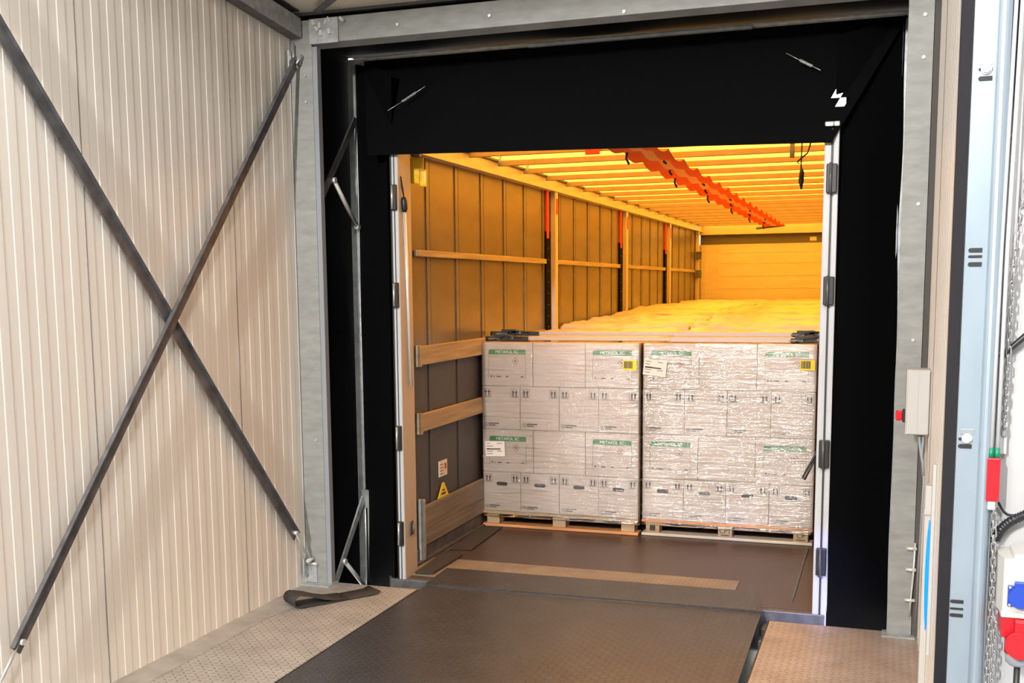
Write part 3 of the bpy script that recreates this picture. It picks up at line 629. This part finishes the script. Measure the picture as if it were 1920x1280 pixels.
for x, y, z, s in ((-1.728, 7.812, 1.247, 'left'), (-.497, 7.845, 1.262, 'right')):
    m = MB(); m.box((-.052, -.001, -.038), (.048, 0, .036)); m.m = 1
    xx = -.045
    while xx < .018: l = random.choice((.003, .005, .008)); m.box((xx, -.0016, -.024), (xx+l, -.001, .028)); xx += l+.002
    o = m.build('barcode_sticker', [yell, inkm]); o.location = (x, y, z); tag(o, 'yellow barcode sticker at the top right of the %s pallet load' % s, 'sticker')
# stretch film
for side, x0, x1, y in (('left', PLx0, PLx1, PY), ('right', PRx0, PRx1, PY2)):
    m = MB(); e = .007; r = .02; out = []
    def corner(cx, cy, a0):
        return [(cx+r*math.cos(a0+k*PI/8), cy+r*math.sin(a0+k*PI/8)) for k in range(5)]
    X0_, X1_, Y0_, Y1_ = x0-e, x1+e, y-e-.004, y+.99
    ring = corner(X0_+r, Y1_-r, PI/2)+corner(X0_+r, Y0_+r, PI)
    nx = 90; ring += [(X0_+r+(X1_-X0_-2*r)*k/nx, Y0_) for k in range(1, nx)]
    ring += corner(X1_-r, Y0_+r, 1.5*PI)+corner(X1_-r, Y1_-r, 0)
    zs = [.07+.0062*j for j in range(216)]; zs = [z for z in zs if z < 1.40]+[1.408]
    rows = []
    rr = random.Random(9 if side == 'left' else 11)
    for z in zs:
        row = []
        for (px_, py_) in ring:
            zz_ = z
            if z == zs[0]: zz_ += noise.noise(Vector((px_*9, 3, 1)))*.03+.018
            front = py_ < Y0_+.01
            q = z+.010*noise.noise(Vector((px_*3, 1, z*3)))+.004*noise.noise(Vector((px_*7, 5, z*6)))
            amp = .6+1.2*max(0, noise.noise(Vector((px_*2.2+4, 2, z*2.5)))+.25)
            wob = (.0016*noise.noise(Vector((px_*3, py_, q*58)))+.0009*noise.noise(Vector((px_*7, py_, q*130))))*amp
            row.append(m.bm.verts.new((px_, py_+(wob if front else 0)-.004, zz_)))
        rows.append(row)
    n = len(ring)
    for j in range(len(rows)-1):
        for i in range(n):
            m.bm.faces.new((rows[j][i], rows[j][(i+1) % n], rows[j+1][(i+1) % n], rows[j+1][i])).smooth = True
    cen = m.bm.verts.new(((x0+x1)/2, y+.5, 1.412))
    for i in range(n): m.bm.faces.new((rows[-1][i], rows[-1][(i+1) % n], cen))
    o = m.build('stretch_film', film); tag(o, 'clear shiny stretch film wound around the %s pallet load' % side, 'stretch film', 'stretch film around the front loads')
# wrapped loads behind
k_ = 0
for r in range(9):
    for s in (0, 1):
        xa, xb = ((TL+.04, -1.662), (-1.645, -.42))[s]; ya = 8.875+r*1.03; yb = ya+1.01
        zt = (1.425, 1.47, 1.50, 1.53, 1.545, 1.55, 1.56, 1.57, 1.57)[r]+random.uniform(-.012, .012); k_ += 1
        m = MB(); nx, ny = 34, 44; g = []
        for j in range(ny+1):
            row = []
            for i in range(nx+1):
                u, v = i/nx, j/ny; x, y = xa+(xb-xa)*u, ya+(yb-ya)*v
                ed = min(u, 1-u)*(xb-xa); edy = min(v, 1-v)*(yb-ya); dd = min(ed, edy)
                z = zt-.035*max(0, 1-dd/.06)**2+.030*noise.noise(Vector((x*2.2, y*8, r)))+.020*noise.noise(Vector((x*7, y*15, s)))
                row.append(m.bm.verts.new((x, y, z)))
            g.append(row)
        for j in range(ny):
            for i in range(nx): m.bm.faces.new((g[j][i], g[j][i+1], g[j+1][i+1], g[j+1][i])).smooth = True
        bd = [g[0][i] for i in range(nx+1)]+[g[j][nx] for j in range(1, ny+1)]+[g[ny][i] for i in range(nx-1, -1, -1)]+[g[j][0] for j in range(ny-1, 0, -1)]
        lo = [m.bm.verts.new((v.co.x, v.co.y, .02)) for v in bd]
        for i in range(len(bd)): m.bm.faces.new((bd[i], bd[(i+1) % len(bd)], lo[(i+1) % len(bd)], lo[i]))
        m.bm.faces.new(lo)
        o = m.build('wrapped_pallet_load', filmw)
        word = ['first', 'second', 'third', 'fourth', 'fifth', 'sixth', 'seventh', 'eighth', 'last'][r]
        tag(o, 'milky film-wrapped load in the %s row behind the cartons, %s side' % (word, ('left', 'right')[s]), 'wrapped load', 'film-wrapped loads behind the front pallets')
# load bars
for (z, y, x0, x1, lb) in ((1.462, 8.05, -2.50, -.60, 'upper aluminium load bar lying across the top of the cartons'), (1.428, 7.94, -2.55, -.60, 'lower aluminium load bar lying across the front top of the cartons')):
    t = thing('load_bar', lb, 'load bar', (-1.6, y, z), 'load bars on top of the pallets')
    MB().box((x0, y-.018, z-.013), (-1.45, y+.018, z+.013), .003).build('inner_tube', barm, t)
    MB().box((-1.46, y-.022, z-.018), (x1, y+.022, z+.016), .003).build('outer_tube', barm, t)
    for (xa, xb, s) in ((TL+.03, x0+.02, -1), (x1-.02, TR_-.02, 1)):
        m = MB(); m.box((xa, y-.03, z-.018), (xb, y+.03, z+.014), .004); xs = (xa+xb)/2
        m.box((xs-.10, y-.04, z+.0), (xs+.02, y-.025, z+.03), .003); m.cyl((xs, y, z+.01), .02, .08, 'y', 10); m.tube([(xs-.1, y-.035, z-.01), (xs, y-.035, z+.022), (xs+.12, y-.035, z+.008)], .008, 6)
        m.build('ratchet_end', black, t)
        m = MB(); m.box((xs-.14, y-.042, z-.008), (xs-.05, y-.036, z+.004)); m.build('lever', galvd, t); MB().cyl((xs+.05, y-.036, z+.004), .01, .012, 'y', 8).build('pin', galvd, t)

# ------------------------------------------------------------------ right side: control box, door track, chain, sockets
t = thing('control_box', 'white control box on the right wall beside the steel column', 'electrical box', (.16, 5.5, 1.26))
m = MB(); m.box((.098, 5.46, 1.11), (.2035, 5.60, 1.415), .006); m.build('housing', white, t)
m = MB(); m.box((.103, 5.452, 1.114), (.200, 5.462, 1.411), .004); m.box((.150, 5.450, 1.114), (.1515, 5.453, 1.411)); m.build('cover', white, t)
m = MB(); m.box((.086, 5.49, 1.165), (.099, 5.54, 1.225), .003); m.build('lamp_socket', black, t)
m = MB(); m.box((.056, 5.49, 1.172), (.087, 5.54, 1.218), .008); lab(m.build('signal_lamp', redlamp, t), 'red signal lamp')
m = MB()
for dx in (0, .016): m.tube([(.165+dx, 5.5, 1.12), (.165+dx, 5.5, 1.08), (.172+dx*.3, 5.48, 1.03), (.182, 5.46+dx, .98), (.188, 5.46, .90)], .007, 8)
m.build('cable', greyp, t)
tag(MB().tube([(.188, 5.40, .93), (.186, 5.60, .50), (.185, 5.72, .12)], .005, 6).build('wall_cable', greyp), 'thin grey cable running down the right wall beside the column', 'cable')
t = thing('cable_duct', 'white vertical cable duct on the right wall below the control box', 'cable duct', (.19, 4.6, .5))
MB().box((.176, 4.84, 0), (.2025, 4.90, .98), .003).build('duct', white, t)
MB().box((.174, 4.83, .86), (.2025, 4.91, .885), .003).build('joint_cover', white, t)
t = thing('blue_glow_strip', 'blue reflection on the lower right wall, built as a glowing strip', 'blue reflection', (.18, 4.5, .5))  # added glowing strip in place of a blue reflection
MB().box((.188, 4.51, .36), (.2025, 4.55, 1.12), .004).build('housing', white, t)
m = MB(); m.tube([(.184, 4.53, .46+.44*k/10) for k in range(11)], [.002+.008*math.sin(PI*k/10)**.7 for k in range(11)], 12); m.build('lens', blueglow, t)  # glowing core of the added strip, no lamp lens
ld = bpy.data.lights.new('blue_spill_light', 'SPOT'); ld.energy = 120; ld.color = (.16, .22, 1); ld.spot_size = .42; ld.spot_blend = .8; ld.shadow_soft_size = .03  # added blue spot, throws the blue glow on trailer post and floor
lo_ = bpy.data.objects.new('blue_spill_light', ld); C.objects.link(lo_); lo_.location = (.165, 4.6, .62); lo_.rotation_euler = (Vector((-.42, 6.5, .08))-Vector((.165, 4.6, .62))).to_track_quat('-Z', 'Y').to_euler()
t = thing('door_stay', 'small zinc door stay with wing bolts by the right column foot', 'bracket', (.17, 5.85, .3))
m = MB()
m.tube([(.176, 5.90, .50), (.172, 5.90, .34), (.165, 5.90, .22), (.16, 5.90, .12)], .005, 6); m.build('rod', chrome, t)
for z in (.47, .36, .20): MB().cyl((.16, 5.90, z), .009, .05, 'x', 8).build('wing_bolt', chrome, t)
# door jamb and rubber
t = thing('door_seal', 'tall black rubber door seal on the right edge of the doorway', 'door seal', (.18, 3.4, 0))
m = MB(); m.prof([(.166, 3.36), (.196, 3.33), (.2, 3.33), (.2, 3.62), (.19, 3.62), (.166, 3.40)], 'z', 0, 3.66); m.build('lip', rubber, t)
MB().box((.199, 3.335, 0), (.262, 3.62, 3.66)).build('jamb', galvd, t)
t = thing('door_track', 'blue-grey steel vertical door track with slotted holes', 'door track', (.24, 3.3, 0))
m = MB(); pf = [(.196, 3.30), (.252, 3.30)]+[(.270-.018*math.cos(k*PI/8), 3.298-.018*math.sin(k*PI/8)) for k in range(1, 8)]+[(.288, 3.30), (.288, 3.335), (.196, 3.335)]
m.prof(pf, 'z', 0, 3.66); m.build('rail', track, t)
m = MB(); m.box((.289, 3.305, 0), (.293, 3.345, 3.66)); m.build('edge_strip', trackl, t)
def slot(m, x, z, w=.036, h=.012):
    m.prof([(x-w/2+h/2+ (h/2)*math.cos(PI/2+k*PI/6), z+(h/2)*math.sin(PI/2+k*PI/6)) for k in range(7)]+[(x+w/2, z-h/2), (x+w/2, z+h/2)], 'y', 3.298, 3.2995)
for x, z, h in ((.222, 1.90, .012), (.222, 1.883, .007), (.222, 1.862, .012), (.214, .918, .010), (.214, .897, .006), (.214, .878, .010), (.228, 2.352, .012), (.228, 2.376, .008), (.217, 1.382, .008), (.217, 1.362, .012)):
    m = MB(); slot(m, x, z, .035, h); m.build('slot', dark, t)
for z, x in ((2.376, .230), (1.384, .222)):
    m = MB(); m.cyl((x, 3.294, z), .011, .012, 'y', 6); m.cyl((x, 3.297, z), .014, .003, 'y', 16)
    m.build('bolt', chrome, t)
    m = MB(); m.box((x-.018, 3.2985, z+.012), (x+.018, 3.2995, z+.026), .0004); m.build('pressed_tab', trackl, t)
# cable channel and pull handle with chain
t = thing('cable_channel', 'white narrow cable channel with dark wire right of the door track', 'cable channel', (.31, 3.34, 1.5))
MB().box((.2945, 3.325, 1.34), (.326, 3.349, 3.66), .002).build('channel', whitep, t)
m = MB(); m.tube([(.306, 3.32, 3.6), (.307, 3.32, 2.9), (.303, 3.32, 2.3), (.306, 3.32, 1.9), (.300, 3.32, 1.6), (.299, 3.32, 1.38)], .0022, 6); m.tube([(.304, 3.32, 2.0), (.302, 3.318, 1.7), (.303, 3.32, 1.38)], .0018, 6); m.build('wire', black, t)
m = MB(); m.box((.300, 3.312, 2.16), (.309, 3.324, 2.19), .002); m.tube([(.298, 3.318, 2.20), (.312, 3.318, 2.215)], .003, 6); m.tube([(.298, 3.318, 2.15), (.312, 3.318, 2.135)], .003, 6); m.cyl((.300, 3.318, 1.62), .004, .012, 'x', 8); m.build('clip', chrome, t)
t = thing('pull_handle', 'red and green plastic pull handle hanging above the chain', 'handle', (.29, 3.30, 1.28))
m = MB()
for x in (.284, .299): m.cyl((x, 3.285, 1.347), .007, .03, 'z', 14)
m.build('ferrule', green, t)
m = MB(); m.box((.2745, 3.273, 1.215), (.308, 3.297, 1.335), .003); m.build('grip', red, t)
m = MB(); m.box((.280, 3.276, 1.19), (.300, 3.292, 1.214), .003); m.build('end_cap', white, t)
m = MB()
for x in (.284, .299): m.tube([(x, 3.285, 1.35), (x+.002, 3.29, 1.9), (x+.012, 3.3, 2.6), (x+.02, 3.3, 3.6)], .0055, 8)
m.build('cord', whitep, t)
def chain(name, label, pts, scale=1.0):
    t = thing(name, label, 'chain', pts[0], 'steel chains by the door track')
    P_ = [Vector(p) for p in pts]; L = .021*scale; seg = 0; pos = P_[0].copy(); links = []
    total = sum((P_[i+1]-P_[i]).length for i in range(len(P_)-1)); d = 0; k = 0
    while d < total:
        dd = d; i = 0
        while i < len(P_)-2 and dd > (P_[i+1]-P_[i]).length: dd -= (P_[i+1]-P_[i]).length; i += 1
        v = (P_[i+1]-P_[i]).normalized(); p = P_[i]+v*dd; links.append((p, v)); d += L
    proto = None
    for k, (p, v) in enumerate(links):
        if proto is None:
            m = MB(); pt = []
            for q in range(16):
                a = 2*PI*q/16; pt.append((.006*scale*math.cos(a), 0, (.008*scale*math.copysign(1, math.sin(a+.01)))+.006*scale*math.sin(a)))
            m.tube(pt, .0023*scale, 6, closed=True); proto = m.build('link', chainm); proto.parent = t; c = proto
        else:
            if k >= 100: break
            c = proto.copy(); C.objects.link(c); c.parent = t
        c.location = p-Vector(pts[0]); q = v.to_track_quat('Z', 'X'); c.rotation_euler = (q @ Matrix.Rotation((k % 2)*PI/2+.4, 3, 'Z').to_quaternion()).to_euler()
    return t
chain('chain', 'steel link chain hanging below the red pull handle', [(.298, 3.285, 1.21), (.303, 3.285, 1.0), (.298, 3.285, .60)])
chain('chain', 'second strand of steel chain doubling beside the lower chain end', [(.3135, 3.285, .86), (.309, 3.285, .60)])
chain('chain', 'steel link chain hanging at the upper right edge of picture', [(.345, 3.285, 2.13), (.325, 3.285, 1.93), (.318, 3.30, 1.80), (.317, 3.32, 1.40)], 1.05)
# hoses and cables on wall
def hose(name, label, pts, r, corr=True):
    m = MB(); P_ = [Vector(p) for p in pts]; out = []; rad = []
    for i in range(len(P_)-1):
        p0 = P_[max(i-1, 0)]; p1 = P_[i]; p2 = P_[i+1]; p3 = P_[min(i+2, len(P_)-1)]; n = max(4, int((p2-p1).length/.0022)) if corr else 8
        for k in range(n):
            s = k/n; out.append(.5*((2*p1)+(p2-p0)*s+(2*p0-5*p1+4*p2-p3)*s*s+(3*p1-p0-3*p2+p3)*s**3))
    out.append(P_[-1]); rad = [r*(1+(.10 if (i//2) % 2 else -.06)) if corr else r for i in range(len(out))]
    return tag(m.tube(out, rad, 10).build(name, rubber), label, 'cable')
hose('corrugated_hose', 'black corrugated hose curving up to the right above sockets', [(.308, 3.32, 1.10), (.325, 3.315, 1.135), (.36, 3.31, 1.165), (.44, 3.31, 1.20), (.6, 3.31, 1.24)], .013)
hose('corrugated_hose', 'short vertical black corrugated hose behind the chain end', [(.283, 3.318, 1.19), (.284, 3.318, 1.12), (.284, 3.318, 1.045)], .0125)
hose('power_cable', 'black cable rising to the right edge from the white channel', [(.3, 3.322, 1.61), (.325, 3.318, 1.635), (.36, 3.315, 1.67), (.42, 3.315, 1.73)], .0085, False)
hose('power_cable', 'thin black cable leaving the red handle toward right edge', [(.311, 3.325, 1.205), (.33, 3.325, 1.175), (.36, 3.325, 1.17), (.45, 3.325, 1.18)], .0035, False)
t = thing('socket_box', 'white wall box with blue and red power sockets', 'power socket', (.38, 3.28, .93))
m = MB(); m.prof([(.322, 3.2), (.46, 3.2), (.46, 3.345), (.312, 3.345), (.312, 3.25)], 'z', .925, 1.075); m.box((.318, 3.19, .913), (.46, 3.345, .928), .004); m.build('housing', white, t)
m = MB(); m.box((.345, 3.2, 1.07), (.41, 3.33, 1.087), .006); m.build('top_cap', white, t)
m = MB(); m.box((.333, 3.192, .945), (.392, 3.2, 1.003), .002); m.cyl((.364, 3.186, .973), .029, .016, 'y', 28); m.box((.348, 3.18, .99), (.380, 3.194, 1.016), .003); lab(m.build('blue_socket', blue, t), 'blue round socket with hinged lid')
m = MB(); m.cyl((.338, 3.19, .998), .003, .004, 'y', 8); m.cyl((.338, 3.19, .950), .003, .004, 'y', 8); m.build('screw', chrome, t)
m = MB(); m.box((.322, 3.2, .855), (.42, 3.31, .915), .004); m.cyl((.366, 3.175, .845), .036, .03, 'y', 32); m.box((.352, 3.165, .86), (.385, 3.2, .912), .003); m.tube([(.367, 3.22, .855), (.367, 3.22, .81)], .034, 24); lab(m.build('red_socket', red, t), 'red round industrial socket with hinged lid')
m = MB(); m.tube([(.367, 3.22, .81), (.367, 3.22, .785), (.367, 3.22, .775)], [.032, .030, .02], 24); m.build('cable_gland', greyp, t)
m = MB(); m.tube([(.368, 3.22, .78), (.369, 3.23, .6), (.368, 3.25, .0)], .0085, 10); m.build('cable', black, t)
